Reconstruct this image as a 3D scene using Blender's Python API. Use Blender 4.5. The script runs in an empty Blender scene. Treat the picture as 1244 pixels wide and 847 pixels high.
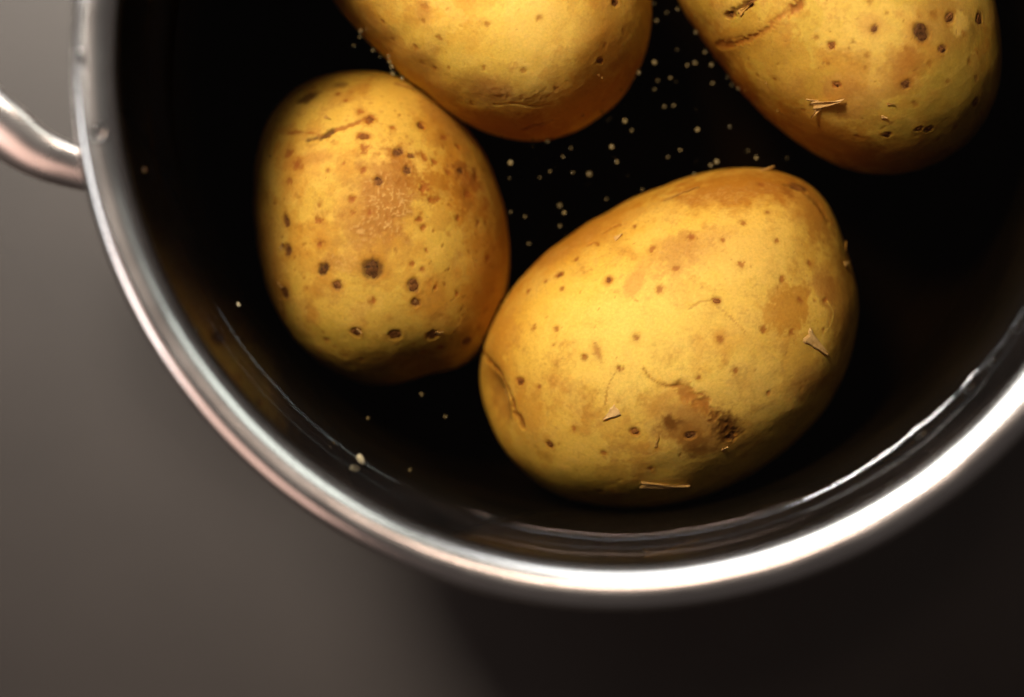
import bpy, bmesh, math, random
import numpy as np
from mathutils import Vector, Matrix

scene = bpy.context.scene
C = scene.collection
RNG = np.random.default_rng(7)
random.seed(7)

# ------------------------------------------------------------------ measures (metres)
RIM_Z, WATER_Z, FLOOR_Z = 0.127, 0.096, 0.005
R_IN, R_WALL_OUT, R_LIP = 0.1060, 0.1085, 0.1150
PW, PH, FPX = 1244.0, 847.0, 2400.0           # photograph frame, focal length in its pixels

# ------------------------------------------------------------------ camera
u = -np.array([750 - PW / 2, -(272 - PH / 2), -FPX]); u /= np.linalg.norm(u)     # world up seen from the camera
X = np.array([1.0, 0, 0]); X -= X.dot(u) * u; X /= np.linalg.norm(X)
Y = np.cross(u, X)
ROT = np.array([X, Y, u])                      # camera -> world
def ray(px, py):
    d = ROT @ np.array([(px - PW / 2) / FPX, -(py - PH / 2) / FPX, -1.0])
    return d
CAM_Z = RIM_Z + 0.4157
_d = ray(748, 76)
_t = (RIM_Z - CAM_Z) / _d[2]
CAM = np.array([-_d[0] * _t, -_d[1] * _t, CAM_Z])
def at(px, py, z):
    d = ray(px, py); t = (z - CAM[2]) / d[2]
    return CAM + d * t
def project(P):
    q = (np.asarray(P) - CAM) @ ROT            # world -> camera
    return np.stack([PW / 2 + FPX * q[..., 0] / -q[..., 2], PH / 2 - FPX * q[..., 1] / -q[..., 2]], -1)
cam = bpy.data.cameras.new('camera')
cam_o = bpy.data.objects.new('camera', cam); C.objects.link(cam_o)
M4 = Matrix([list(ROT[i]) + [CAM[i]] for i in range(3)] + [[0, 0, 0, 1]])
cam_o.matrix_world = M4
cam.sensor_width = 36; cam.lens = 36 * FPX / PW
cam.clip_start = 0.01; cam.clip_end = 50
cam.dof.use_dof = True; cam.dof.focus_distance = 0.470; cam.dof.aperture_fstop = 3.5
scene.camera = cam_o

# ------------------------------------------------------------------ room light, lamps, exposure
w = bpy.data.worlds.new('World'); scene.world = w; w.use_nodes = True
bg = w.node_tree.nodes['Background']
bg.inputs[0].default_value = (0.034, 0.028, 0.026, 1); bg.inputs[1].default_value = 1.6
def lamp(name, az, el, dist, sx, sy, watts, col, aim=(0, 0, 0.09), spread=180):
    """area lamp; az in degrees counter-clockwise from picture right, el = elevation"""
    L = bpy.data.lights.new(name, 'AREA'); L.shape = 'RECTANGLE'; L.size = sx; L.size_y = sy
    L.energy = watts; L.color = col; L.spread = math.radians(spread)
    o = bpy.data.objects.new(name, L); C.objects.link(o)
    a, e = math.radians(az), math.radians(el)
    p = Vector((math.cos(a) * math.cos(e), math.sin(a) * math.cos(e), math.sin(e))) * dist + Vector(aim)
    o.location = p
    o.rotation_euler = (Vector(aim) - p).to_track_quat('-Z', 'Y').to_euler()
    return o
lamp('kitchen_lamp', 122, 55, 1.0, 0.28, 0.20, 2.95, (1.0, 0.93, 0.82), aim=(-0.08, 0.13, 0.07), spread=35)
lamp('window_light', 112, 36, 1.0, 1.10, 0.26, 4.2, (0.95, 0.98, 1.0))
lamp('side_window_light', 196, 24, 0.80, 0.42, 0.10, 0.9, (0.97, 0.98, 1.0))
lamp('warm_room_light', 216, 28, 0.9, 0.55, 0.45, 1.25, (1.0, 0.64, 0.52))
lamp('low_window_light', 152, 20, 0.62, 0.30, 0.12, 0.40, (1.0, 0.95, 0.90))
lamp('doorway_light', 52, 48, 1.2, 0.40, 0.2, 1.0, (0.90, 1.0, 0.93))
lamp('pendant_lamp', 92, 67, 1.6, 0.24, 0.16, 2.0, (1.0, 0.70, 0.54), aim=(-0.0056, -0.1017, 0.081))
vs = scene.view_settings
vs.view_transform = 'Standard'; vs.look = 'None'; vs.exposure = 0; vs.gamma = 1; vs.use_curve_mapping = False
scene.cycles.use_denoising = True
scene.cycles.max_bounces = 10; scene.cycles.glossy_bounces = 5; scene.cycles.transparent_max_bounces = 16
scene.cycles.sample_clamp_indirect = 6

# ------------------------------------------------------------------ helpers
def nodes(name):
    m = bpy.data.materials.new(name); m.use_nodes = True
    nt = m.node_tree; return m, nt, nt.nodes['Principled BSDF']
def N(nt, typ, **kw):
    n = nt.nodes.new(typ)
    for k, v in kw.items():
        if k in n.inputs: n.inputs[k].default_value = v
        else: setattr(n, k, v)
    return n
def link(nt, a, b): nt.links.new(a, b)
def objcoord(nt): return N(nt, 'ShaderNodeTexCoord').outputs['Object']
def ramp(nt, stops):
    r = N(nt, 'ShaderNodeValToRGB'); e = r.color_ramp.elements
    while len(e) < len(stops): e.new(0.5)
    for i, (p, c) in enumerate(stops): e[i].position = p; e[i].color = c
    return r
def tag(o, label=None, cat=None, group=None, kind=None):
    for k, v in (('label', label), ('category', cat), ('group', group), ('kind', kind)):
        if v: o[k] = v
    return o
def link_obj(name, me, mats, parent=None, loc=None):
    o = bpy.data.objects.new(name, me); C.objects.link(o)
    for m in (mats if isinstance(mats, (list, tuple)) else [mats]):
        if m.name not in [x.name for x in me.materials if x]: me.materials.append(m)
    if parent: o.parent = parent
    if loc is not None: o.location = loc
    return o
def mesh_np(name, V, F, smooth=True):
    V = np.asarray(V, np.float32); F = np.asarray(F, np.int32)
    me = bpy.data.meshes.new(name)
    me.vertices.add(len(V)); me.vertices.foreach_set('co', V.ravel())
    k = F.shape[1]
    me.loops.add(F.size); me.loops.foreach_set('vertex_index', F.ravel())
    me.polygons.add(len(F)); me.polygons.foreach_set('loop_start', np.arange(len(F), dtype=np.int32) * k)
    me.polygons.foreach_set('use_smooth', np.full(len(F), smooth))
    me.update(calc_edges=True); me.validate()
    return me
def lathe(name, prof, seg=256, close_start=False, close_end=False, wob=None):
    prof = np.array(prof, float); n = len(prof)
    a = np.linspace(0, 2 * np.pi, seg, endpoint=False)
    V = np.zeros((n, seg, 3))
    V[..., 0] = prof[:, 0:1] * np.cos(a); V[..., 1] = prof[:, 0:1] * np.sin(a); V[..., 2] = prof[:, 1:2]
    if wob is not None: V = wob(V, a)
    i, j = np.meshgrid(np.arange(n - 1), np.arange(seg), indexing='ij')
    j2 = (j + 1) % seg
    F = np.stack([i * seg + j, i * seg + j2, (i + 1) * seg + j2, (i + 1) * seg + j], -1).reshape(-1, 4)
    return mesh_np(name, V.reshape(-1, 3), F)
def smooth_prof(pts, n):
    """Catmull-Rom through the points"""
    p = np.array(pts, float); p = np.vstack([2 * p[0] - p[1], p, 2 * p[-1] - p[-2]])
    out = []
    for i in range(1, len(p) - 2):
        for t in np.linspace(0, 1, n, endpoint=False):
            a, b, c, d = p[i - 1], p[i], p[i + 1], p[i + 2]
            out.append(0.5 * (2 * b + (c - a) * t + (2 * a - 5 * b + 4 * c - d) * t * t + (3 * b - a - 3 * c + d) * t ** 3))
    out.append(p[-2]); return np.array(out)
def _hash(ix, iy, iz, s):
    h = (ix.astype(np.int64) * 374761393 + iy.astype(np.int64) * 668265263 + iz.astype(np.int64) * 2147483647 + s * 1274126177) & 0xffffffff
    h = ((h ^ (h >> 13)) * 1274126177) & 0xffffffff
    h = ((h ^ (h >> 16)) * 2246822519) & 0xffffffff
    return ((h ^ (h >> 15)) & 0xffffff) / float(0xffffff) * 2 - 1
def noise(P, scale, seed=0):
    q = np.asarray(P) * scale; i = np.floor(q).astype(np.int64); f = q - i; f = f * f * f * (f * (f * 6 - 15) + 10)
    r = 0
    for a in (0, 1):
        for b in (0, 1):
            for c in (0, 1):
                wgt = (f[:, 0] if a else 1 - f[:, 0]) * (f[:, 1] if b else 1 - f[:, 1]) * (f[:, 2] if c else 1 - f[:, 2])
                r = r + wgt * _hash(i[:, 0] + a, i[:, 1] + b, i[:, 2] + c, seed)
    return r
def fbm(P, scale, oct=4, seed=0):
    r = 0; amp = 1; tot = 0
    for o in range(oct):
        r = r + amp * noise(P, scale * 2 ** o, seed + 17 * o); tot += amp; amp *= 0.55
    return r / tot
def sstep(a, b, x):
    t = np.clip((x - a) / (b - a), 0, 1); return t * t * (3 - 2 * t)

# ------------------------------------------------------------------ materials
def mat_steel(name, rough, col=(0.62, 0.60, 0.58, 1)):
    m, nt, b = nodes(name)
    b.inputs['Base Color'].default_value = col; b.inputs['Metallic'].default_value = 1
    n = N(nt, 'ShaderNodeTexNoise', Scale=60.0, Detail=5.0); link(nt, objcoord(nt), n.inputs['Vector'])
    mr = N(nt, 'ShaderNodeMapRange'); mr.inputs[3].default_value = rough * 0.7; mr.inputs[4].default_value = rough * 1.5
    link(nt, n.outputs[0], mr.inputs[0]); link(nt, mr.outputs[0], b.inputs['Roughness'])
    bp = N(nt, 'ShaderNodeBump', Strength=0.03, Distance=0.002); link(nt, n.outputs[0], bp.inputs['Height'])
    link(nt, bp.outputs[0], b.inputs['Normal'])
    return m
M_STEEL = mat_steel('polished_steel', 0.21, (0.70, 0.68, 0.66, 1))
M_HANDLE = mat_steel('satin_steel', 0.26, (0.76, 0.72, 0.69, 1))
M_STEEL_OUT = mat_steel('brushed_steel', 0.28)
def mat_lining():
    m, nt, b = nodes('dark_lining')
    n = N(nt, 'ShaderNodeTexNoise', Scale=35.0, Detail=6.0); link(nt, objcoord(nt), n.inputs['Vector'])
    r = ramp(nt, [(0.35, (0.006, 0.005, 0.0045, 1)), (0.75, (0.013, 0.010, 0.009, 1))])
    link(nt, n.outputs[0], r.inputs[0]); link(nt, r.outputs[0], b.inputs['Base Color'])
    b.inputs['Roughness'].default_value = 0.05; b.inputs['Specular IOR Level'].default_value = 0.035
    n2 = N(nt, 'ShaderNodeTexNoise', Scale=90.0, Detail=3.0); link(nt, objcoord(nt), n2.inputs['Vector'])
    bp = N(nt, 'ShaderNodeBump', Strength=0.05, Distance=0.001); link(nt, n2.outputs[0], bp.inputs['Height'])
    link(nt, bp.outputs[0], b.inputs['Normal'])
    return m
M_LINING = mat_lining()
def mat_water(name='clear_water', rough=0.0, floor=0.02, tint=(1, 1, 1, 1)):
    """clear surface: reflects by the Schlick curve from either side, lets the rest through"""
    m, nt, b = nodes(name); nt.nodes.remove(b)
    out = [n for n in nt.nodes if n.type == 'OUTPUT_MATERIAL'][0]
    g = N(nt, 'ShaderNodeNewGeometry')
    dot = N(nt, 'ShaderNodeVectorMath', operation='DOT_PRODUCT')
    link(nt, g.outputs['Normal'], dot.inputs[0]); link(nt, g.outputs['Incoming'], dot.inputs[1])
    ab = N(nt, 'ShaderNodeMath', operation='ABSOLUTE'); link(nt, dot.outputs['Value'], ab.inputs[0])
    sb = N(nt, 'ShaderNodeMath', operation='SUBTRACT'); sb.inputs[0].default_value = 1; link(nt, ab.outputs[0], sb.inputs[1])
    pw = N(nt, 'ShaderNodeMath', operation='POWER'); link(nt, sb.outputs[0], pw.inputs[0]); pw.inputs[1].default_value = 5
    ma = N(nt, 'ShaderNodeMath', operation='MULTIPLY_ADD'); link(nt, pw.outputs[0], ma.inputs[0])
    ma.inputs[1].default_value = 1 - floor; ma.inputs[2].default_value = floor
    t = N(nt, 'ShaderNodeBsdfTransparent'); t.inputs[0].default_value = tint
    gl = N(nt, 'ShaderNodeBsdfGlossy'); gl.inputs['Roughness'].default_value = rough
    gl.inputs[0].default_value = (1, 1, 1, 1)
    mx = N(nt, 'ShaderNodeMixShader'); link(nt, ma.outputs[0], mx.inputs[0]); link(nt, t.outputs[0], mx.inputs[1]); link(nt, gl.outputs[0], mx.inputs[2])
    link(nt, mx.outputs[0], out.inputs['Surface'])
    return m
M_WATER = mat_water(rough=0.006)
_nt = M_WATER.node_tree                        # starchy water: swallows blue first, then green
_va = N(_nt, 'ShaderNodeVolumeAbsorption', Density=31.0); _va.inputs['Color'].default_value = (0.625, 0.525, 0.25, 1)
link(_nt, _va.outputs[0], [n for n in _nt.nodes if n.type == 'OUTPUT_MATERIAL'][0].inputs['Volume'])
M_DROP, _nt, _b = nodes('water_drop')
_b.inputs['Transmission Weight'].default_value = 1; _b.inputs['IOR'].default_value = 1.33; _b.inputs['Roughness'].default_value = 0.03
_n = N(_nt, 'ShaderNodeTexNoise', Scale=2.0); _bp = N(_nt, 'ShaderNodeBump', Strength=0.1); link(_nt, objcoord(_nt), _n.inputs['Vector'])
link(_nt, _n.outputs[0], _bp.inputs['Height']); link(_nt, _bp.outputs[0], _b.inputs['Normal'])
def mat_bubble():
    m, nt, b = nodes('air_bubble')
    out = [n for n in nt.nodes if n.type == 'OUTPUT_MATERIAL'][0]
    b.inputs['Base Color'].default_value = (0.36, 0.24, 0.09, 1); b.inputs['Roughness'].default_value = 0.15
    b.inputs['Specular IOR Level'].default_value = 0.6
    oi = N(nt, 'ShaderNodeObjectInfo')
    t = N(nt, 'ShaderNodeBsdfTransparent')
    mx = N(nt, 'ShaderNodeMixShader')
    mr = N(nt, 'ShaderNodeMapRange'); mr.inputs[3].default_value = 0.05; mr.inputs[4].default_value = 0.27
    link(nt, oi.outputs['Random'], mr.inputs[0]); link(nt, mr.outputs[0], mx.inputs[0])
    link(nt, t.outputs[0], mx.inputs[1]); link(nt, b.outputs[0], mx.inputs[2]); link(nt, mx.outputs[0], out.inputs['Surface'])
    return m
M_BUBBLE = mat_bubble()
def mat_counter():
    m, nt, b = nodes('matte_brown_countertop')
    n = N(nt, 'ShaderNodeTexNoise', Scale=9.0, Detail=8.0, Roughness=0.6); link(nt, objcoord(nt), n.inputs['Vector'])
    r = ramp(nt, [(0.3, (0.0175, 0.0136, 0.0116, 1)), (0.7, (0.0235, 0.0182, 0.0155, 1))])
    link(nt, n.outputs[0], r.inputs[0]); link(nt, r.outputs[0], b.inputs['Base Color'])
    n2 = N(nt, 'ShaderNodeTexNoise', Scale=900.0, Detail=2.0); link(nt, objcoord(nt), n2.inputs['Vector'])
    bp = N(nt, 'ShaderNodeBump', Strength=0.2, Distance=0.0005); link(nt, n2.outputs[0], bp.inputs['Height'])
    link(nt, bp.outputs[0], b.inputs['Normal'])
    b.inputs['Roughness'].default_value = 0.55; b.inputs['Specular IOR Level'].default_value = 0.3
    return m
M_COUNTER = mat_counter()
def mat_skin():
    m, nt, b = nodes('potato_skin')
    at_ = N(nt, 'ShaderNodeAttribute', attribute_name='skin')
    tc = objcoord(nt)
    n = N(nt, 'ShaderNodeTexNoise', Scale=1500.0, Detail=3.0, Roughness=0.6); link(nt, tc, n.inputs['Vector'])
    mr = N(nt, 'ShaderNodeMapRange'); mr.inputs[1].default_value = 0.3; mr.inputs[2].default_value = 0.7
    mr.inputs[3].default_value = 0.91; mr.inputs[4].default_value = 1.08
    link(nt, n.outputs[0], mr.inputs[0])
    mul = N(nt, 'ShaderNodeVectorMath', operation='SCALE'); link(nt, at_.outputs['Color'], mul.inputs[0]); link(nt, mr.outputs[0], mul.inputs['Scale'])
    link(nt, mul.outputs[0], b.inputs['Base Color'])
    n2 = N(nt, 'ShaderNodeTexNoise', Scale=700.0, Detail=5.0); link(nt, tc, n2.inputs['Vector'])
    bp = N(nt, 'ShaderNodeBump', Strength=0.10, Distance=0.0005); link(nt, n2.outputs[0], bp.inputs['Height'])
    link(nt, bp.outputs[0], b.inputs['Normal'])
    b.inputs['Roughness'].default_value = 0.62; b.inputs['Specular IOR Level'].default_value = 0.18
    b.inputs['Subsurface Weight'].default_value = 0.25
    b.inputs['Subsurface Radius'].default_value = (1.0, 0.45, 0.12); b.inputs['Subsurface Scale'].default_value = 0.005
    return m
M_SKIN = mat_skin()
def mat_plain(name, c0, c1, scale, rough=0.7, trans=0.0):
    m, nt, b = nodes(name)
    n = N(nt, 'ShaderNodeTexNoise', Scale=scale, Detail=5.0, Roughness=0.65); link(nt, objcoord(nt), n.inputs['Vector'])
    r = ramp(nt, [(0.35, c0 + (1,)), (0.68, c1 + (1,))]); link(nt, n.outputs[0], r.inputs[0]); link(nt, r.outputs[0], b.inputs['Base Color'])
    bp = N(nt, 'ShaderNodeBump', Strength=0.5, Distance=0.0006); link(nt, n.outputs[0], bp.inputs['Height']); link(nt, bp.outputs[0], b.inputs['Normal'])
    b.inputs['Roughness'].default_value = rough; b.inputs['Specular IOR Level'].default_value = 0.25
    b.inputs['Transmission Weight'].default_value = trans
    return m
M_EYE = mat_plain('dark_cork', (0.030, 0.011, 0.004), (0.15, 0.060, 0.021), 900)
M_EYE_MID = mat_plain('brown_cork', (0.075, 0.026, 0.009), (0.23, 0.098, 0.034), 900)
M_EYE_RED = mat_plain('red_brown_cork', (0.13, 0.045, 0.012), (0.27, 0.11, 0.028), 800)
M_FLAKE = mat_plain('peeling_skin', (0.50, 0.31, 0.15), (0.72, 0.52, 0.32), 500)
M_FLAKE_TAN = mat_plain('tan_peeling_skin', (0.34, 0.19, 0.06), (0.55, 0.34, 0.13), 500)
M_CRUMB = mat_plain('pale_crumb', (0.18, 0.14, 0.08), (0.34, 0.28, 0.17), 700)

# ------------------------------------------------------------------ the surface it all stands on
bm = bmesh.new()
bmesh.ops.create_grid(bm, x_segments=1, y_segments=1, size=1.6)
me = bpy.data.meshes.new('countertop'); bm.to_mesh(me); bm.free()
tag(link_obj('countertop', me, M_COUNTER), 'matte grey-brown countertop under the steel pot', 'countertop', kind='structure')

# ------------------------------------------------------------------ the pot
pot = bpy.data.objects.new('cooking_pot', None); C.objects.link(pot); pot.location = (0, 0, 0)
tag(pot, 'round stainless steel cooking pot with rolled rim, dark inside, holding water and potatoes', 'pot')
H = RIM_Z
lip = smooth_prof([(0.1086, H - .0085), (0.1120, H - .0085), (0.1150, H - .0073), (0.1164, H - .0048), (0.1160, H - .0025),
                   (0.1147, H - .0008), (0.1128, H), (0.1108, H - .0002), (0.1090, H - .0009), (0.1078, H - .0017), (0.1069, H - .0027)], 8)
def lipwob(V, a):
    P = V.reshape(-1, 3); n = fbm(P, 40, 2, 5).reshape(V.shape[:2])
    V[..., 2] += n * 0.00018
    return V
link_obj('rim', lathe('rim', lip, 512, wob=lipwob), M_STEEL, pot)
outer = smooth_prof([(0.0, 0.0012), (0.09, 0.0012), (0.101, 0.0018), (0.1068, 0.0070), (0.1084, 0.016), (0.1085, 0.06), (0.1085, H - .0084)], 6)
link_obj('outer_wall', lathe('outer_wall', outer, 256), M_STEEL_OUT, pot)
inner = smooth_prof([(0.1069, H - .0027), (0.1062, H - .0038), (0.1060, H - .0055), (0.1060, H - .010), (0.1060, 0.06), (0.1059, 0.022), (0.1035, 0.0105), (0.0975, FLOOR_Z + .0008), (0.09, FLOOR_Z), (0.0, FLOOR_Z)], 10)
link_obj('lining', lathe('lining', inner[::-1], 256), M_LINING, pot)

def tube(name, pts, rad, mat, parent, seg=28, n=14, flat=1.0, roll=0.0):
    P = smooth_prof(pts, n); Rr = smooth_prof([[r] * 2 for r in rad], n)[:, 0]
    up = np.array([0, 0, 1.0]); V = []; k = len(P)
    for i in range(k):
        t = P[min(i + 1, k - 1)] - P[max(i - 1, 0)]; t /= np.linalg.norm(t)
        s = np.cross(t, up); s /= np.linalg.norm(s); b = np.cross(s, t)
        cr, sr = math.cos(roll), math.sin(roll); s, b = s * cr + b * sr, b * cr - s * sr
        for j in range(seg):
            a = 2 * math.pi * j / seg
            V.append(P[i] + Rr[i] * (math.cos(a) * s + flat * math.sin(a) * b))
    V += [P[0], P[-1]]; F = []
    for i in range(k - 1):
        for j in range(seg):
            F.append((i * seg + j, i * seg + (j + 1) % seg, (i + 1) * seg + (j + 1) % seg, (i + 1) * seg + j))
    me = bpy.data.meshes.new(name)
    caps = [(k * seg, (j + 1) % seg, j) for j in range(seg)] + [(k * seg + 1, (k - 1) * seg + j, (k - 1) * seg + (j + 1) % seg) for j in range(seg)]
    me.from_pydata([tuple(v) for v in V], [], F + caps); me.update()
    me.polygons.foreach_set('use_smooth', [True] * len(me.polygons))
    return link_obj(name, me, mat, parent)
hz = H - 0.016
def polar(px, py, z):
    p = at(px, py, z); return p
h1 = polar(128, 236, hz - .002); h1[:2] *= 0.1075 / np.linalg.norm(h1[:2])
h2 = polar(95, -250, hz - .002); h2[:2] *= 0.1075 / np.linalg.norm(h2[:2])
pts = [h1, polar(60, 192, hz - .001), polar(0, 152, hz), polar(-62, 98, hz), polar(-108, 20, hz), polar(-108, -70, hz), polar(-62, -150, hz), polar(0, -205, hz), polar(55, -240, hz - .001), h2]
handle = tube('handle', pts, [.0042, .0060, .0076, .0080, .0082, .0082, .0080, .0076, .0060, .0042], M_HANDLE, pot, flat=0.5, roll=math.radians(27))
for hp in (h1, h2):
    bm = bmesh.new()
    bmesh.ops.create_uvsphere(bm, u_segments=24, v_segments=12, radius=0.0066)
    n_ = Vector((hp[0], hp[1], 0)).normalized(); base = Vector((n_.x * .1085, n_.y * .1085, hp[2]))
    rotm = n_.to_track_quat('X', 'Z').to_matrix().to_4x4()
    bmesh.ops.transform(bm, matrix=Matrix.Translation(base) @ rotm @ Matrix.Diagonal((0.32, 1, 1, 1)), verts=bm.verts)
    for f in bm.faces: f.smooth = True
    me = bpy.data.meshes.new('mounting_plate'); bm.to_mesh(me); bm.free()
    link_obj('mounting_plate', me, M_STEEL_OUT, handle)

# ------------------------------------------------------------------ the water, with its meniscus climbing the wall
RW = 0.1062
GLINTS = [(1103, 512, 1.0), (1160, 456, 0.9), (1184, 424, 0.6), (1211, 382, 0.8), (600, 636, 0.3), (240, 360, .4), (330, 478, .4)]
rr = np.concatenate([np.linspace(0.0005, 0.092, 60, endpoint=False), np.linspace(0.092, RW, 70)])
def water_wob(V, a):
    n = V.shape[0]
    ring = np.stack([np.cos(a), np.sin(a), a * 0], -1)
    h0 = 0.0021 + 0.00045 * fbm(ring, 5.0, 3, 31) + 0.00008 * fbm(ring, 16.0, 2, 77)
    for px, py, s in GLINTS:
        p = at(px, py, WATER_Z); ga = math.atan2(p[1], p[0])
        da = (a - ga + np.pi) % (2 * np.pi) - np.pi
        h0 = h0 + 0.0006 * s * np.exp(-(da / 0.028) ** 2)
    lam = 0.0011
    r = np.linalg.norm(V[..., :2], axis=-1)
    top = np.zeros(V.shape[:2]); top[:len(rr)] = 1
    V[..., 2] += top * h0[None, :] * np.exp(-np.clip(RW - r, 0, 1) / lam)
    V[len(rr), :, 2] = WATER_Z + h0
    P = V.reshape(-1, 3); V[..., 2] += top * (noise(P, 45, 3) * 0.00004).reshape(V.shape[:2])
    return V
prof = [(r, WATER_Z) for r in rr] + [(0.1071, WATER_Z + .002), (0.1071, 0.012), (0.1060, 0.0045), (0.098, 0.0032), (0.0005, 0.0032)]
wm = lathe('water', prof, 720, wob=water_wob)
bm = bmesh.new(); bm.from_mesh(wm); bmesh.ops.holes_fill(bm, edges=[e for e in bm.edges if e.is_boundary], sides=0)
bmesh.ops.recalc_face_normals(bm, faces=bm.faces); bm.to_mesh(wm); bm.free()
wm.polygons.foreach_set('use_smooth', [True] * len(wm.polygons))
tag(link_obj('water', wm, M_WATER), 'clear still water filling the dark pot over the potatoes', 'water', kind='structure')

# ------------------------------------------------------------------ potatoes
def cube_sphere(n):
    g = np.tan(np.linspace(-np.pi / 4, np.pi / 4, n + 1))
    a, b = np.meshgrid(g, g, indexing='ij'); one = np.ones_like(a); Vs, Fs = [], []
    idx = np.arange((n + 1) ** 2).reshape(n + 1, n + 1)
    q = np.stack([idx[:-1, :-1], idx[1:, :-1], idx[1:, 1:], idx[:-1, 1:]], -1).reshape(-1, 4)
    for k, (f, flip) in enumerate([((one, a, b), 0), ((-one, a, b), 1), ((a, one, b), 1), ((a, -one, b), 0), ((a, b, one), 0), ((a, b, -one), 1)]):
        Vs.append(np.stack(f, -1).reshape(-1, 3)); Fs.append((q[:, ::-1] if flip else q) + k * (n + 1) ** 2)
    V = np.concatenate(Vs); F = np.concatenate(Fs); V /= np.linalg.norm(V, axis=1, keepdims=True)
    _, first, inv = np.unique(np.round(V, 6), axis=0, return_index=True, return_inverse=True)
    return V[first], inv.ravel()[F]

PXM = 1 / 5000.0                                # one photograph pixel at the potatoes' depth, in metres
YEL = np.array([0.60, 0.42, 0.11]); PALE = np.array([0.70, 0.50, 0.16]); ORG = np.array([0.46, 0.205, 0.03])
BROWN = np.array([0.30, 0.125, 0.025]); TAN = np.array([0.41, 0.205, 0.06]); DARK = np.array([0.07, 0.030, 0.012]); RED = np.array([0.30, 0.095, 0.022])
OLIVE = np.array([0.40, 0.30, 0.06])
CUBES = {}
class Potato:
    def __init__(self, label, outline, hz_, n, seed, yel=YEL, lift=0.0, power=0.86, tilt=(0, 0)):
        self.seed = seed
        if n not in CUBES: CUBES[n] = cube_sphere(n)
        D, F = CUBES[n]
        zc = FLOOR_Z + hz_ + lift
        W = np.array([at(px, py, zc) for px, py in outline])
        c = 0.5 * (W.min(0) + W.max(0)); self.c = np.array([c[0], c[1], FLOOR_Z + lift])
        rel = W[:, :2] - c[:2]
        th = np.arctan2(rel[:, 1], rel[:, 0]); rad = np.linalg.norm(rel, axis=1)
        o = np.argsort(th); th, rad = th[o], rad[o]
        grid = np.linspace(-np.pi, np.pi, 721)[:-1]
        Rg = np.interp(grid, np.concatenate([th - 2 * np.pi, th, th + 2 * np.pi]), np.tile(rad, 3))
        kf = np.exp(-(np.arange(-24, 25) / 9.0) ** 2); kf /= kf.sum()
        Rg = np.convolve(np.concatenate([Rg[-24:], Rg, Rg[:24]]), kf, 'valid')
        t = np.arctan2(D[:, 1], D[:, 0]); Rt = np.interp(t, np.append(grid, np.pi), np.append(Rg, Rg[0]))
        s = D[:, 2]; cs = np.sqrt(np.clip(1 - s * s, 0, 1))
        low = fbm(D, 1.6, 3, seed); mid = fbm(D, 4.0, 3, seed + 50)
        hr = Rt * cs ** power * (1 + 0.03 * low * s * s)
        V = np.stack([np.cos(t) * hr, np.sin(t) * hr, hz_ * np.sign(s) * np.abs(s) ** 0.97], -1)
        V[:, 2] += (V[:, 0] * tilt[0] + V[:, 1] * tilt[1]) * cs * 0 + np.where(s > 0, s, 0) * (V[:, 0] * tilt[0] + V[:, 1] * tilt[1])
        V *= (1 + 0.014 * low + 0.0035 * mid)[:, None]
        V += self.c + np.array([0, 0, hz_])
        self.V, self.F, self.D, self.hz = V, F, D, hz_
        self.normals()
        uv = project(V); self.uv = uv
        self.vis = (self.Nrm * (CAM - V)).sum(1) > 0
        # skin
        f1 = fbm(V, 55, 4, seed + 3); f2 = fbm(V, 160, 4, seed + 9); f3 = fbm(V, 420, 3, seed + 13); f4 = fbm(V, 1500, 2, seed + 29)
        col = np.tile(yel, (len(V), 1))
        self.col = col
        self.blend(PALE, sstep(0.05, 0.5, f1 + 0.35 * f2) * 0.6)
        self.blend(ORG, sstep(0.02, 0.55, -f1 + 0.5 * f2) * 0.55)
        self.blend(TAN, sstep(0.12, 0.42, f2 + 0.3 * f3) * 0.26)
        lay = fbm(V * np.array([1, 1, 0.7]), 95, 5, seed + 41)                    # thin outer skin worn off in ragged sheets
        self.blend(PALE, sstep(0.10, 0.15, lay) * 0.38); self.blend(ORG * 0.9, sstep(0.16, 0.20, -lay) * 0.30)
        self.blend(TAN * 0.8, sstep(0.25, 0.5, f4 + 0.8 * f2) * 0.22)
        self.f1, self.f2, self.f3, self.f4 = f1, f2, f3, f4
        self.label = label; self.eyes = []; self.flakes = []
        self.disp = 0.00004 * f3 + 0.00009 * f2
    def normals(self):
        V, F = self.V, self.F
        fn = np.cross(V[F[:, 2]] - V[F[:, 0]], V[F[:, 3]] - V[F[:, 1]])
        n = np.zeros_like(V)
        for k in range(4):
            for ax in range(3): n[:, ax] += np.bincount(F[:, k], fn[:, ax], len(V))
        self.Nrm = n / np.maximum(np.linalg.norm(n, axis=1, keepdims=True), 1e-12)
    def blend(self, c, m):
        m = np.clip(m, 0, 1)[:, None]; self.col[:] = self.col * (1 - m) + np.asarray(c) * m
    def find(self, px, py):
        d = (self.uv[:, 0] - px) ** 2 + (self.uv[:, 1] - py) ** 2; d[~self.vis] = 1e9
        return int(np.argmin(d))
    def dist(self, px, py, a, b=None, ang=0.0):
        """distance from the spot in units of its radii (photograph pixels -> metres on the skin)"""
        b = a if b is None else b; i = self.find(px, py); d = self.V - self.V[i]
        ca, sa = math.cos(math.radians(ang)), math.sin(math.radians(ang))
        du, dv = d[:, 0] * ca + d[:, 1] * sa, -d[:, 0] * sa + d[:, 1] * ca
        return np.sqrt((du / (a * PXM)) ** 2 + (dv / (b * PXM)) ** 2 + (d[:, 2] / (max(a, b) * PXM)) ** 2)
    def stain(self, px, py, a, b=None, ang=0, c=TAN, k=0.7, edge=0.5, rag=0.9):
        D = self.dist(px, py, a, b, ang) + rag * (0.6 * self.f2 + 0.6 * self.f3 + 0.35 * self.f4)
        self.blend(c, min(1, k * 1.25) * (1 - sstep(1 - edge, 1 + edge, D)))
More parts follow.
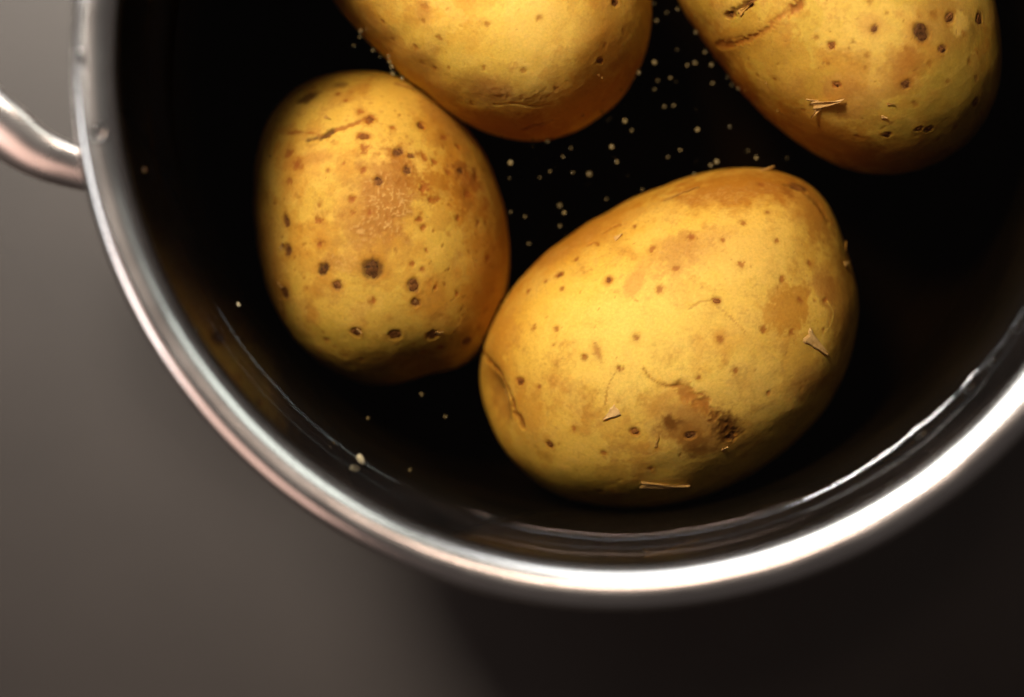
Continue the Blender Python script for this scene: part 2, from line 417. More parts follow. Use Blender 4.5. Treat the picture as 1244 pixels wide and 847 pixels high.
    def spot(self, px, py, r, c=RED, k=0.9, depth=0.25, halo=0.35, b=None, ang=0):
        D = self.dist(px, py, r, b, ang) + 0.30 * self.f3 + 0.75 * self.f4
        self.blend(ORG * 0.75, halo * (1 - sstep(0.7, 2.3, D)))
        self.blend(c, k * (1 - sstep(0.55, 1.25, D)))
        self.disp -= depth * 0.001 * np.exp(-(D / 0.9) ** 2)
    def eye(self, px, py, r, b=None, ang=0, mat=None, depth=0.4, proud=0.0):
        b = r if b is None else b
        D = self.dist(px, py, r, b, ang) + (0.18 * self.f3 + 0.5 * self.f4) * min(1, 5 / r)
        self.blend(ORG * 0.7, 0.45 * (1 - sstep(0.9, 2.0, D)))
        self.blend(DARK * (1.2 if r > 9 else 2.6) if mat is None else RED, 0.8 * (1 - sstep(0.75, 1.2, D)))
        self.disp -= depth * 0.001 * np.exp(-(D / 0.95) ** 4) - 0.00004 * np.exp(-((D - 1.35) / 0.3) ** 2)
        self.eyes.append((self.find(px, py), r, b, ang, mat or (M_EYE if r > 9 else M_EYE_MID), depth, proud))
    def line(self, pts, width, c=BROWN, k=0.8, depth=0.3):
        P = np.array([self.V[self.find(*p)] for p in pts])
        P = smooth_prof(P, 6); best = np.full(len(self.V), 1e9)
        for i in range(len(P) - 1):
            ab = P[i + 1] - P[i]; t = np.clip(((self.V - P[i]) @ ab) / (ab @ ab + 1e-15), 0, 1)
            best = np.minimum(best, np.linalg.norm(self.V - P[i] - t[:, None] * ab, axis=1))
        D = best / (width * PXM) + 0.7 * self.f3 + .4 * self.f2 + 0.7 * self.f4
        self.blend(c, k * (1 - sstep(0.3, 1.3, D))); self.disp -= depth * 0.001 * np.exp(-(D / 0.8) ** 2)
    def dent(self, px, py, r, depth, b=None, ang=0):
        D = self.dist(px, py, r, b, ang); self.disp -= depth * 0.001 * np.exp(-D ** 2)
    def speckle(self, n, rmin, rmax, c, k):
        vis = np.flatnonzero(self.vis); ids = RNG.choice(vis, n)
        for i in ids:
            r = RNG.uniform(rmin, rmax) * PXM; near = np.flatnonzero(np.abs(self.V[:, 0] - self.V[i, 0]) < 3 * r)
            d = self.V[near] - self.V[i]; a = RNG.uniform(0, np.pi); e = RNG.uniform(0.6, 2.6)
            du = d[:, 0] * math.cos(a) + d[:, 1] * math.sin(a); dv = -d[:, 0] * math.sin(a) + d[:, 1] * math.cos(a)
            D = np.sqrt((du / (r * e)) ** 2 + (dv / r) ** 2 + (d[:, 2] / r / 1.4) ** 2)
            m = (k * RNG.uniform(0.3, 1) * (1 - sstep(0.5, 1.3, D)))[:, None]
            self.col[near] = self.col[near] * (1 - m) + c * m
            self.disp[near] -= 0.00008 * np.exp(-D ** 2)
    def scurf(self, px, py, a, b, ang=0, k=0.75):
        """netted, slightly raised patch of dry skin"""
        D = self.dist(px, py, a, b, ang) + 0.7 * self.f2 + 0.4 * self.f3
        m = 1 - sstep(0.5, 1.2, D)
        net = np.abs(fbm(self.V * np.array([1.0, 1.0, 1.0]), 620, 2, self.seed + 90)); fine = np.abs(fbm(self.V, 1100, 2, self.seed + 91))
        self.blend(TAN * 0.92, m * k)
        self.blend(np.array([0.62, 0.42, 0.20]), m * k * (1 - sstep(0.02, 0.14, net)) * 0.75)
        self.blend(BROWN, m * k * (1 - sstep(0.0, 0.10, fine)) * 0.5)
        self.disp += m * (0.00006 - 0.0002 * net)
    def flake(self, px, py, L, Wd, ang, lift=4.0, curl=0.6, mat=None, taper=0.9):
        self.flakes.append((self.find(px, py), L * PXM, Wd * PXM, ang, lift * PXM, curl, mat or M_FLAKE, taper))
    def build(self):
        self.V0 = self.V.copy(); N0 = self.Nrm.copy()
        self.V = self.V + N0 * self.disp[:, None]
        self.normals()
        me = mesh_np('potato', self.V - self.c, self.F)
        ca = me.color_attributes.new('skin', 'FLOAT_COLOR', 'POINT')
        rgba = np.ones((len(self.V), 4), np.float32); rgba[:, :3] = np.clip(self.col, 0.01, 0.9)
        ca.data.foreach_set('color', rgba.ravel())
        o = link_obj('potato', me, M_SKIN, loc=tuple(self.c)); self.o = o
        tag(o, self.label, 'potato', 'whole potatoes in the pot')
        for e in self.eyes: self.build_eye(*e)
        for f in self.flakes: self.build_flake(*f)
        return o
    def frame(self, i, ang):
        n = N_ = self.smoothN(i); t = np.array([math.cos(math.radians(ang)), math.sin(math.radians(ang)), 0.0])
        t = t - n * (t @ n); t /= np.linalg.norm(t); return t, np.cross(n, t), n
    def smoothN(self, i):
        d = np.linalg.norm(self.V0 - self.V0[i], axis=1); n = self.Nrm[d < 0.004].mean(0); return n / np.linalg.norm(n)
    def build_eye(self, i, r, b, ang, mat, depth, proud):
        """irregular corky plug sitting in its pit"""
        t, s, n = self.frame(i, ang); P = self.V[i] + n * (0.00010 + 0.0003 * proud); seg, rings = 18, 4
        V = [P + n * 0.00012]; F = []
        ph = RNG.uniform(0, 6.28, 4)
        for k in range(1, rings + 1):
            q = k / rings
            for j in range(seg):
                a = 2 * math.pi * j / seg
                wob = 1 + 0.16 * math.sin(2 * a + ph[0]) + 0.11 * math.sin(3 * a + ph[1]) + 0.08 * math.sin(5 * a + ph[2])
                x = math.cos(a) * r * PXM * 0.86 * q * wob; y = math.sin(a) * b * PXM * 0.86 * q * wob
                p0 = P + t * x + s * y
                near = int(np.argmin(((self.V - p0) ** 2).sum(1)))
                hgt = (self.V[near] - p0) @ n
                bump = RNG.uniform(-1, 1) * 0.00008 + 0.00016 * math.sin(q * 9 + ph[3]) * (q < 1)
                V.append(p0 + n * (hgt * q * q + (0.00012 + bump) * (1 - q ** 3) - 0.00006 * (q == 1)))
        for j in range(seg): F.append((0, 1 + j, 1 + (j + 1) % seg))
        for k in range(rings - 1):
            for j in range(seg):
                a0 = 1 + k * seg; F.append((a0 + j, a0 + seg + j, a0 + seg + (j + 1) % seg, a0 + (j + 1) % seg))
        me = bpy.data.meshes.new('eye'); me.from_pydata([tuple(v - self.c) for v in V], [], F); me.update()
        me.polygons.foreach_set('use_smooth', [True] * len(me.polygons))
        link_obj('eye', me, mat, self.o)
    def build_flake(self, i, L, Wd, ang, lift, curl, mat, taper):
        t, s, n = self.frame(i, ang); P = self.V[i]; nu, nv = 12, 6; top = []; 
        ph = RNG.uniform(0, 6.28, 3)
        for a in range(nu):
            q = a / (nu - 1)
            wd = Wd * (1 - taper * q) * (0.75 + 0.25 * math.sin(math.pi * min(1, q * 1.6 + 0.25))) * (1 + 0.12 * math.sin(7 * q + ph[0]) + 0.08 * math.sin(17 * q + ph[2]))
            for b in range(nv):
                v = b / (nv - 1) - 0.5
                p = P + t * L * (q - 0.35 + 0.04 * math.sin(9 * v + ph[1])) + s * wd * v
                near = int(np.argmin(((self.V - p) ** 2).sum(1))); hgt = (self.V[near] - p) @ n
                top.append(p + n * (max(hgt, -0.0015) + 0.00012 + lift * q ** 1.6 + curl * Wd * (v * 2) ** 2 * 0.35 * (0.3 + q)))
        th = 0.00013; V = top + [p - n * th for p in top]; F = []; off = nu * nv
        for a in range(nu - 1):
            for b in range(nv - 1):
                k = a * nv + b; f = (k, k + nv, k + nv + 1, k + 1); F.append(f); F.append(tuple(x + off for x in f[::-1]))
        edge = [a * nv for a in range(nu)] + [(nu - 1) * nv + b for b in range(1, nv)] + [a * nv + nv - 1 for a in range(nu - 2, -1, -1)] + [b for b in range(nv - 2, 0, -1)]
        for x, y in zip(edge, edge[1:] + edge[:1]): F.append((x, y, y + off, x + off)[::-1])
        me = bpy.data.meshes.new('skin_flake'); me.from_pydata([tuple(v - self.c) for v in V], [], F); me.update()
        me.polygons.foreach_set('use_smooth', [True] * len(me.polygons))
        link_obj('skin_flake', me, mat, self.o)

# --- the spotted potato
p1 = Potato('spotted yellow potato covered with dark brown eyes and a rough scurfy patch',
    [(430, 87), (480, 92), (530, 118), (572, 165), (600, 220), (615, 280), (618, 330), (612, 375), (590, 425), (560, 446), (520, 454), (480, 466), (440, 464),
     (400, 448), (365, 418), (338, 375), (322, 330), (313, 280), (310, 230), (314, 185), (325, 150), (350, 115), (390, 94)], 0.0315, 170, 11, lift=0.0)
p1.stain(470, 225, 55, 30, 60, TAN, 0.45); p1.stain(560, 230, 45, 28, -60, ORG, 0.6); p1.stain(590, 330, 25, 70, 0, ORG, 0.6, 0.7)
p1.stain(545, 145, 45, 18, -40, TAN, 0.55); p1.stain(370, 195, 40, 8, 10, TAN, 0.5); p1.stain(330, 330, 20, 60, 0, TAN, 0.5, 0.7)
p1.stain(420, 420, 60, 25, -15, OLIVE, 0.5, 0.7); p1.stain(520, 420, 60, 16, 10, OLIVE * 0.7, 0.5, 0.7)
p1.stain(455, 250, 70, 42, 60, TAN * .9, .5, .5, 1.4); p1.scurf(462, 255, 44, 36, 60, .9); p1.scurf(415, 320, 34, 15, 0, 0.5); p1.scurf(490, 195, 18, 18, 0, .6); p1.scurf(560, 215, 22, 12, -30, .45)
p1.stain(575, 222, 26, 14, -50, RED * 1.2, .5, .5, 1.4); p1.stain(540, 228, 34, 16, -20, ORG * .8, .6, .5, 1.4); p1.stain(488, 196, 17, 20, 20, BROWN, .5, .5, 1.5); p1.stain(560, 205, 12, 9, 20, BROWN * .8, .5, .5, 1.5)
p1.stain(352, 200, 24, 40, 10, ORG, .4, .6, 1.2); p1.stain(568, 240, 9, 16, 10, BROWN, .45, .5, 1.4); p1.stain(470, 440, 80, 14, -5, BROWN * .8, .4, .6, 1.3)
for q in range(26):                             # short dark scratches on the flank
    a_, b_ = RNG.uniform(500, 600), RNG.uniform(300, 420); g_ = RNG.uniform(20, 70) * math.pi / 180; l_ = RNG.uniform(3, 7)
    p1.line([(a_, b_), (a_ + l_ * math.cos(g_), b_ - l_ * math.sin(g_))], 1.0, BROWN * .7, .7, .08)
p1.speckle(320, 0.8, 2.2, BROWN, 0.75); p1.speckle(140, 1.5, 3.4, RED * 1.1, 0.4)
p1.line([(350, 162), (375, 161), (395, 165), (408, 158), (430, 150), (447, 142)], 3.0, RED, 0.8, 0.35)
p1.line([(375, 170), (392, 166), (402, 158)], 4.0, DARK * 1.6, 0.85, 0.5)
p1.dent(512, 438, 50, 0.6, 30, 15)
for x, y, r in [(449, 145, 6), (443, 180, 5.5), (440, 207, 4.5), (351, 187, 6), (361, 200, 6.5), (352, 221, 6), (411, 114, 4), (476, 155, 4), (512, 152, 6), (538, 167, 6.5), (556, 178, 4),
                (515, 192, 5), (527, 197, 4), (545, 210, 3), (578, 213, 7), (515, 227, 7), (531, 244, 5), (522, 243, 3), (568, 237, 6), (509, 267, 4), (514, 276, 4), (556, 265, 3), (428, 243, 4), (428, 260, 4),
                (388, 296, 4.5), (452, 366, 4.5), (518, 305, 2.5), (512, 327, 3), (500, 322, 3.5), (396, 414, 4), (555, 357, 3), (540, 345, 2.5), (530, 350, 2.5), (593, 314, 5), (451, 257, 4), (388, 267, 5), (418, 198, 2.5), (399, 208, 2.5), (438, 136, 5), (420, 122, 3), (581, 270, 4), (590, 270, 3), (536, 424, 4), (515, 430, 4)]:
    p1.spot(x, y, r, RED, 0.8)
p1.stain(374, 120, 12, 6, 20, DARK * 1.5, 0.7); p1.stain(413, 103, 7, 4, 0, DARK * 2, 0.5)
for x, y, r, b, a in [(453, 326, 14, 13, 0), (393, 327, 9.5, 7, 45), (409, 348, 6.5, 6, 0), (502, 348, 7.5, 9, 20), (505, 368, 5.5, 6, 0), (480, 407, 8.5, 7, 0), (526, 408, 8, 6.5, 20), (567, 416, 7, 6, 30),
                      (432, 404, 7, 7, 0), (350, 304, 6, 8, 0), (346, 356, 9, 7, 60), (348, 270, 5.5, 8, 0), (459, 221, 5.5, 6, 30), (484, 185, 8, 6, 30), (495, 208, 6, 5, 60), (500, 189, 4, 3, 0), (560, 207, 5, 4, 30)]:
    p1.eye(x, y, r, b, a)
for x, y, r, b, a in [(442, 166, 8.5, 4.5, -8), (450, 144, 6.5, 5.5, 50), (511, 152, 5.5, 6.5, 0)]: p1.eye(x, y, r, b, a, M_EYE_RED, 0.25)
p1.flake(343, 300, 13, 6, 35, 2, .5); p1.flake(342, 368, 16, 7, 250, 2, .5, M_FLAKE_TAN); p1.flake(435, 402, 8, 6, -30, 1.5, .4); p1.flake(533, 404, 8, 5, 20, 2, .4); p1.flake(505, 366, 6, 5, 90, 1, .4); p1.flake(342, 347, 9, 5, 120, 2, .4)
p1.flake(486, 104, 26, 7, -18, 2.0, .3, M_FLAKE_TAN); p1.flake(397, 143, 12, 5, -40, 1.2, .4, M_FLAKE_TAN)

# --- the large smooth potato
p3 = Potato('large yellow potato lowest in the pot with thin peeling flakes and brown wound',
    [(583, 440), (590, 405), (612, 365), (645, 325), (690, 288), (740, 258), (800, 230), (850, 212), (900, 203), (940, 205), (980, 220), (1005, 245), (1020, 280), (1032, 320), (1043, 360), (1042, 400),
     (1030, 445), (1005, 490), (970, 530), (930, 562), (880, 590), (830, 607), (780, 614), (730, 613), (690, 605), (650, 585), (615, 550), (595, 510), (585, 475)], 0.0345, 190, 23, yel=np.array([0.66, 0.46, 0.12]))
p3.stain(900, 226, 95, 26, 8, ORG * 0.85, 0.75, .6); p3.stain(985, 250, 45, 40, -45, BROWN * 1.2, 0.55, .6); p3.stain(955, 375, 26, 38, -20, ORG * .9, 0.6, .4, 1.5); p3.stain(1000, 345, 20, 20, 0, TAN, 0.6)
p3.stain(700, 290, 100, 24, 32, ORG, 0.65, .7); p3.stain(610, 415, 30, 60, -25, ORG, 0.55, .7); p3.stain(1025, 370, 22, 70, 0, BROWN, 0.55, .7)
p3.stain(815, 318, 28, 36, -30, TAN, 0.5, .35); p3.stain(880, 300, 60, 22, 10, TAN, 0.28, .4); p3.stain(865, 412, 34, 16, -10, ORG, .5); p3.stain(820, 350, 110, 10, -35, TAN, .35, .5)
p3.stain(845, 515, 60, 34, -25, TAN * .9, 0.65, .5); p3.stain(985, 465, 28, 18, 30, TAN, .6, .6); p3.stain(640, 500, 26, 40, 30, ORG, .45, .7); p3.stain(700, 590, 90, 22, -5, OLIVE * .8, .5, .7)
p3.stain(755, 465, 30, 34, 0, PALE, .5, .15); p3.stain(770, 432, 22, 14, -30, PALE, .5, .2); p3.stain(920, 310, 45, 35, 0, PALE, .5, .5); p3.stain(700, 380, 90, 50, 30, np.array([.72, .50, .10]), .5, .6); p3.stain(790, 400, 90, 60, 0, np.array([.76, .57, .17]), .6, .7); p3.stain(720, 420, 80, 60, 0, np.array([.76, .57, .17]), .4, .7)
p3.scurf(880, 235, 75, 12, 8, .35); p3.scurf(690, 300, 60, 9, 33, .3); p3.scurf(840, 300, 60, 18, 20, .2)
p3.speckle(240, 0.7, 1.6, BROWN, 0.55)
p3.line([(586, 425), (593, 441), (609, 462), (619, 486), (626, 502), (633, 514)], 5, BROWN * .8, .85, .7); p3.dent(599, 480, 18, 3.6, 38, 20); p3.stain(600, 482, 14, 36, 20, TAN * .8, .6, .5)
p3.line([(736, 492), (738, 470), (745, 455), (752, 446)], 1.1, BROWN, .6, .15); p3.line([(781, 448), (790, 458), (800, 466), (815, 470), (826, 470)], 2.2, BROWN, .7, .3)
p3.line([(826, 470), (836, 478), (850, 488), (862, 498), (875, 512), (890, 528)], 9, BROWN, .6, .35); p3.stain(850, 492, 30, 11, -40, BROWN * 1.2, .6, .5, .9); p3.stain(881, 520, 17, 25, 30, BROWN * .45, .8, .5, 1.0); p3.stain(835, 530, 26, 14, -10, BROWN * .8, .55, .6, 1.0); p3.stain(815, 513, 12, 9, 0, BROWN * .6, .8, .5); p3.stain(852, 549, 14, 7, 0, BROWN * .7, .6, .6)
p3.line([(1005, 366), (1012, 378), (1010, 392), (1004, 403)], 1.2, PALE, .6, -.1); p3.line([(800, 240), (830, 236), (845, 231)], 2.5, PALE, .4, -.15)
p3.line([(836, 375), (860, 366), (885, 385), (905, 402)], 1.2, TAN, .6, .1); p3.line([(710, 300), (722, 294), (727, 297)], 2.2, BROWN, .7, .35); p3.line([(733, 283), (745, 275), (755, 272)], 2.5, BROWN, .6, .3)
p3.line([(955, 224), (975, 232), (995, 250), (1005, 268)], 6, BROWN * .6, .6, .4); p3.stain(970, 227, 9, 7, 0, DARK * 1.4, .8); p3.stain(957, 234, 8, 8, 0, BROWN, .8)
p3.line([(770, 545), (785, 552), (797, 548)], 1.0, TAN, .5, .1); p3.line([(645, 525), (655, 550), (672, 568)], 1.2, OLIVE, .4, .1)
for x, y, r in [(792, 303, 4.2), (802, 352, 4.2), (944, 293, 3.6), (901, 323, 4.2), (822, 325, 4), (840, 287, 4.2), (972, 365, 3.4), (1002, 365, 3.6), (950, 338, 3.4), (983, 320, 3.4), (927, 399, 4), (961, 403, 4.5),
                (873, 411, 4.5), (933, 258, 4), (903, 271, 4), (924, 223, 4.5), (648, 398, 3.6), (676, 399, 3.6), (773, 410, 4.8), (642, 353, 3.6), (683, 351, 3), (772, 275, 3), (710, 434, 3.6), (752, 448, 4),
                (698, 521, 4), (733, 551, 4), (791, 570, 3.6), (729, 597, 3.5), (849, 458, 3.6), (893, 450, 3.6), (933, 478, 3.2), (990, 365, 2.4), (700, 315, 3), (663, 341, 3), (877, 292, 2.5), (672, 420, 2), (1000, 400, 2.5), (655, 470, 2.5)]:
    p3.spot(x, y, r, RED * .95, 0.72, .18, .3)
p3.spot(726, 428, 4.5, TAN, .8, .2, .3, 10, 20)
p3.stain(771, 343, 11, 21, -28, TAN * 1.15, .5, .3, .7)
for x, y, r, b, a in [(740, 340, 5, 5, 0), (679, 334, 5.5, 3.6, 20), (632, 463, 6.5, 5.5, 0), (668, 540, 5, 5.5, 0), (772, 525, 5, 6, 30), (871, 366, 5, 4, -20)]: p3.eye(x, y, r, b, a, M_EYE_RED, .3)
for x, y, r, b, a in [(838, 530, 7, 5, 0), (967, 228, 7, 6, 0), (889, 532, 5, 6, 20)]: p3.eye(x, y, r, b, a, None, .4)
p3.flake(745, 502, 22, 18, 215, 2, .08); p3.flake(800, 590, 60, 17, -8, 2.5, .25, None, .97); p3.flake(990, 416, 46, 20, -32, 2, .1); p3.flake(1027, 320, 14, 8, 20, 5, .3); p3.flake(930, 208, 17, 8, 35, 6, .4); p3.flake(750, 289, 11, 10, 20, 1.5, .3)
p3.flake(606, 486, 18, 5, 115, 2, .4, M_FLAKE_TAN); p3.flake(1027, 302, 12, 4, 80, 3, .4, M_FLAKE_TAN); p3.flake(880, 545, 9, 5, 60, 2, .3); p3.flake(822, 238, 44, 5, 20, 2, .3, M_FLAKE_TAN)
p3.flake(797, 538, 18, 3, 80, 1.5, .3, M_FLAKE_TAN)

# --- the smooth potato leaning over the spotted one
p2 = Potato('smooth unblemished yellow potato resting against the spotted potato, cut by the frame top',
    [(402, -15), (408, 5), (435, 35), (470, 70), (520, 115), (560, 145), (600, 163), (640, 171), (680, 166), (720, 148), (755, 118), (778, 80), (790, 40), (791, 0), (785, -40), (765, -85), (725, -125), (670, -150),
     (600, -160), (530, -155), (460, -135), (415, -100), (396, -60)], 0.0355, 160, 37, yel=np.array([0.61, 0.42, 0.105]))
p2.label = 'smooth yellow potato with few marks, its edge shading the spotted potato'
p2.stain(735, 60, 34, 44, 0, ORG * .9, .6, .6); p2.stain(700, 130, 80, 24, 32, ORG, .7, .6); p2.stain(620, 155, 80, 16, -5, ORG * .85, .7, .6); p2.stain(595, 108, 32, 20, -20, TAN, .65, .4); p2.stain(517, 74, 24, 12, -35, TAN, .6, .4)
p2.stain(480, 60, 90, 14, -42, TAN, .5, .6); p2.stain(655, 30, 70, 26, 0, PALE, .3, .6); p2.stain(515, 16, 10, 18, 0, TAN, .5, .5); p2.stain(560, 60, 60, 40, 0, OLIVE * 1.35, .35, .7); p2.scurf(610, 112, 28, 9, -15, .4); p2.scurf(660, 118, 24, 9, 20, .3)
p2.speckle(130, .7, 1.5, BROWN, .5)
p2.line([(636, 158), (648, 153), (662, 149), (672, 146)], 3, BROWN, .55, .5); p2.line([(600, 128), (625, 126), (650, 130), (665, 127)], 2, TAN, .4, .2)
for x, y, r in [(516, 8, 4.5), (514, 26, 3.5), (465, 26, 3), (533, 46, 3.6), (593, 30, 3.6), (505, 57, 3.6), (513, 76, 4), (528, 84, 4.5), (587, 82, 3.6), (477, 48, 3), (656, 22, 3.8), (634, 85, 4), (675, 108, 4.2), (736, 55, 3.4), (758, 37, 3.8), (630, 139, 3.4), (573, 127, 2.5), (733, 122, 2.5), (545, 82, 2.5)]:
    p2.spot(x, y, r * .92, BROWN, .65, .12, .25)
p2.eye(729, 74, 5.5, 4, 0, M_EYE_RED, .3); p2.eye(747, 3, 7, 5, 30, None, .5)

# --- the bruised potato
p4 = Potato('dull yellow potato with a torn papery flake and round brown bruises',
    [(824, 0), (850, 40), (880, 80), (915, 125), (955, 160), (1000, 190), (1040, 207), (1085, 212), (1130, 203), (1170, 180), (1198, 145), (1212, 100), (1213, 50), (1205, 0), (1188, -60), (1155, -115), (1105, -160),
     (1040, -185), (970, -185), (900, -160), (845, -115), (815, -60)], 0.034, 160, 53, yel=np.array([0.53, 0.38, 0.09]))
p4.stain(885, 95, 100, 22, -50, ORG * .8, .7, .6); p4.stain(1000, 165, 80, 26, -22, ORG * .85, .65, .6); p4.stain(1098, 85, 24, 34, -15, BROWN * 1.1, .65, .35); p4.stain(1035, 118, 30, 30, 0, TAN, .6, .5); p4.stain(1150, 30, 45, 36, 0, TAN * .8, .5, .6)
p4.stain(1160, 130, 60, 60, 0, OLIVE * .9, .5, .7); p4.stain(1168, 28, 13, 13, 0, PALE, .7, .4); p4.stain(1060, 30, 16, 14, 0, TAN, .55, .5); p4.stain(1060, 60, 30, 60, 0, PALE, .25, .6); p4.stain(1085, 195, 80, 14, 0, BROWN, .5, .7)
p4.speckle(300, .7, 1.8, BROWN * .8, .65)
p4.line([(872, 56), (890, 54), (905, 51), (930, 36), (947, 21), (973, 5)], 6, RED * 1.15, .6, .3); p4.line([(884, 20), (896, 13), (908, 5), (916, -3)], 5, DARK * 2, .8, .5); p4.line([(965, 12), (975, 2)], 7, RED * .8, .6, .3)
for x, y, r in [(992, 46, 3.6), (942, 96, 3.6), (920, 91, 3), (976, 134, 4), (1052, 67, 4), (1050, 82, 2.5), (1128, 78, 4), (1150, 99, 3.6), (1186, 95, 4), (1178, 75, 4), (1111, 127, 3.6), (1171, 43, 5), (1134, 19, 5), (1058, 1, 3.5), (1005, 78, 2.5), (965, 138, 3), (1041, 166, 4.5), (1077, 15, 2.5), (1100, 60, 3), (1140, 170, 3), (1160, 155, 3), (1032, 60, 2)]:
    p4.spot(x, y, r * .92, BROWN * .9, .6, .1, .25)
for x, y, r, b, a in [(1119, 38, 12, 10, -50), (1100, 103, 6.5, 5.5, 0), (1145, 60, 6, 5, 0), (1185, 125, 6, 5, 0), (1190, 22, 6, 8, 0), (1155, 22, 8, 6, 40), (1128, 157, 6, 3.5, 15), (1116, 156, 5, 3, 15), (1076, 164, 5.5, 3.2, 0), (1062, 34, 4.5, 5.5, 0), (909, 6, 9, 4.5, 35), (887, 19, 6, 4.5, 30)]: p4.eye(x, y, r, b, a, None, .25)
for x, y, r, b, a in [(1011, 55, 4.5, 5, 0), (1017, 103, 5, 4, 0)]: p4.eye(x, y, r, b, a, M_EYE_RED, .3)
p4.flake(1000, 125, 44, 13, 30, 3, .9, M_FLAKE); p4.flake(993, 134, 20, 8, 235, 3, .8); p4.flake(990, 122, 14, 6, 170, 3, .6); p4.flake(903, 12, 26, 8, 35, 1.5, .6, M_FLAKE_TAN); p4.flake(1073, 142, 7, 5, 0, 1.5, .3); p4.flake(1082, 126, 9, 4, 10, 1.5, .3, M_FLAKE_TAN)
POTS = [p1, p3, p2, p4]
for p in POTS: p.build()

# ------------------------------------------------------------------ bubbles, crumbs, droplets
def blob_mesh(name, lat=8, lon=12, rough=0.0, seed=0):
    bm = bmesh.new(); bmesh.ops.create_uvsphere(bm, u_segments=lon, v_segments=lat, radius=1.0)
    for v in bm.verts:
        if rough: v.co *= 1 + rough * noise(np.array([v.co[:]]), 1.7, seed)[0]
    for f in bm.faces: f.smooth = True
    me = bpy.data.meshes.new(name); bm.to_mesh(me); bm.free(); return me
bub = blob_mesh('air_bubble')
def scaled(l, ox, oy, s): return [(ox + x / s, oy + y / s, r) for x, y, r in l]
floating = scaled([(95, 272, 4), (748, 33, 3.5), (673, 181, 3.5), (545, 336, 4.5), (376, 517, 4.5), (402, 557, 3), (378, 633, 2.5), (200, 733, 3.5), (178, 580, 2.2), (97, 553, 1.8), (320, 321, 2), (262, 357, 2), (440, 188, 2.5),
    (703, 267, 2.5), (788, 87, 1.8), (1163, 82, 2.8), (1065, 200, 2), (995, 240, 2), (848, 425, 2), (1145, 337, 2.2), (643, 479, 1.6), (394, 237, 1.6), (450, 328, 1.6), (90, 360, 1.5), (308, 150, 2)], 600, 140, 4.704)
floating += scaled([(222, 305, 3.5), (232, 100, 3), (282, 62, 2.2), (220, 18, 2), (334, 45, 2), (332, 243, 1.5), (420, 308, 2.8), (382, 320, 2), (500, 318, 3), (238, 395, 2.3), (300, 382, 2), (222, 438, 1.8), (270, 522, 2), (316, 518, 2), (506, 408, 2),
    (432, 635, 3.2), (348, 736, 1.8), (527, 792, 3.6), (497, 810, 3.2), (720, 772, 2.8), (680, 738, 2), (590, 620, 1.6), (870, 774, 1.8), (600, 415, 1.8), (633, 433, 1.8), (580, 378, 1.5), (145, 356, 2.5), (424, 158, 2), (468, 255, 2)], 740, 0, 4.03)
cluster = scaled([(240, 187, 2.2), (234, 224, 2.2), (197, 275, 1.8), (314, 304, 2.4), (356, 342, 1.8), (408, 340, 1.8), (414, 373, 2.4), (427, 404, 2.6), (434, 446, 3.2), (490, 474, 2.8), (278, 175, 1.5)], 390, 0, 4.98)
lower = [(512, 479, 3.2), (541, 506, 3.2), (447, 508, 1.8), (498, 571, 3.2), (405, 538, 1.8)]
def bubble(p, r, label, group):
    o = link_obj('air_bubble', bub, M_BUBBLE, loc=tuple(p)); k = r * 0.00013; o.scale = (k, k, k * 0.85)
    tag(o, label, 'bubble', group)
for px, py, r in floating:
    bubble(at(px, py, WATER_Z - r * .0001), r, 'tiny air bubble on the dark water in the gap between potatoes', 'bubbles in the gap between the potatoes')
for px, py, r in cluster:
    bubble(at(px, py, WATER_Z - r * .0001), r, 'tiny air bubble in the row along the smooth potato above the spotted one', 'bubbles beside the smooth potato')
for px, py, r in lower:
    bubble(at(px, py, WATER_Z - r * .0001), r, 'tiny air bubble on open dark water near the pot wall', 'bubbles on the open water')
def cling(pt, what, lst):
    for px, py, r in lst:
        i = pt.find(px, py); bubble(pt.V[i] + pt.Nrm[i] * r * .00012, r, 'tiny air bubble clinging to the skin of the ' + what, 'bubbles on the ' + what)
cling(p2, 'smooth potato', [(726, 90, 3), (730, 94, 2.5), (730, 134, 4), (707, 139, 3.6), (648, 167, 3), (610, 164, 2.5), (774, 88, 2.5), (754, 108, 2)])
cling(p4, 'bruised potato', [(945, 133, 3.6), (932, 100, 3.2), (869, 72, 2.2), (893, 87, 2), (906, 109, 2.2), (846, 19, 2.5)])
cling(p1, 'spotted potato', [(330, 190, 4), (609, 366, 3.5), (606, 374, 2)])
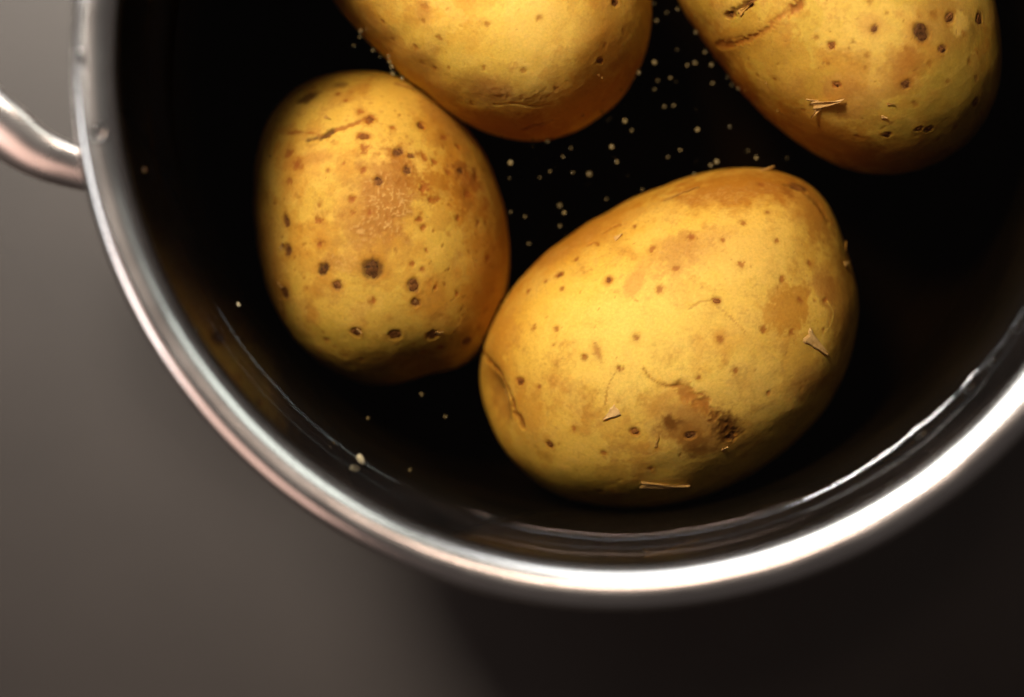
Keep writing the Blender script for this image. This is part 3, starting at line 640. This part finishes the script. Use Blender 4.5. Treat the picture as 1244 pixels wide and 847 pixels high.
for px, py, r, lab in [(438, 558, 5.6, 'pale oval crumb floating near the waterline by the pot wall'), (290, 370, 2.6, 'tiny yellowish crumb floating beside the spotted potato'), (245, 398, 2.8, 'tiny brown crumb at the waterline beside the spotted potato')]:
    me = blob_mesh('skin_crumb', 8, 12, .35, int(px)); o = link_obj('skin_crumb', me, M_CRUMB, loc=tuple(at(px, py, WATER_Z + .0001)))
    k = r * .00019; o.scale = (k * .75, k * 1.1, k * .5); o.rotation_euler = (0, 0, math.radians(25)); tag(o, lab, 'crumb')
# specks of dust nobody could count
V, F = [], []
for _ in range(45):
    px, py = RNG.uniform(640, 1000), RNG.uniform(10, 330)
    p = at(px, py, WATER_Z - .0002); r = RNG.uniform(.00005, .00012)
    if np.hypot(p[0], p[1]) > .1: continue
    b = len(V); V += [p + r * np.array(q) for q in ((1, 0, 0), (-1, 0, 0), (0, 1, 0), (0, -1, 0), (0, 0, 1), (0, 0, -1))]
    F += [tuple(b + x for x in f) for f in ((0, 2, 4), (2, 1, 4), (1, 3, 4), (3, 0, 4), (2, 0, 5), (1, 2, 5), (3, 1, 5), (0, 3, 5))]
me = mesh_np('starch_specks', np.array(V), np.array(F))
tag(link_obj('starch_specks', me, M_BUBBLE), 'fine pale specks scattered on the dark water between potatoes', 'specks', kind='stuff')
# droplets on the steel rim and beads hanging at the waterline on the far wall
drop = blob_mesh('water_droplet', 12, 20)
def droplet(p, scl, rotz, lab, group=None):
    o = link_obj('water_droplet', drop, M_DROP, loc=tuple(p)); o.scale = scl; o.rotation_euler = (0, 0, rotz); tag(o, lab, 'droplet', group)
droplet(at(120, 160, RIM_Z - .0001), (.0014, .0022, .0013), -.35, 'bright water droplet on the inner slope of the steel rim near handle')
droplet(at(99, 72, RIM_Z), (.0010, .0024, .0008), .1, 'faint elongated water droplet on the outer edge of the steel rim')
for px, py, s in [(1105, 512, 1.2), (1160, 456, 1.2), (1184, 424, .8), (1211, 382, 1.0)]:
    p = at(px, py, WATER_Z + .002); a = math.atan2(p[1], p[0]); p[:2] *= (R_IN - .0003) / np.hypot(p[0], p[1])
    droplet(p, (.0005 * s, .0012 * s, .0009 * s), a, 'glinting water bead on the dark pot wall just above the waterline', 'beads on the pot wall')
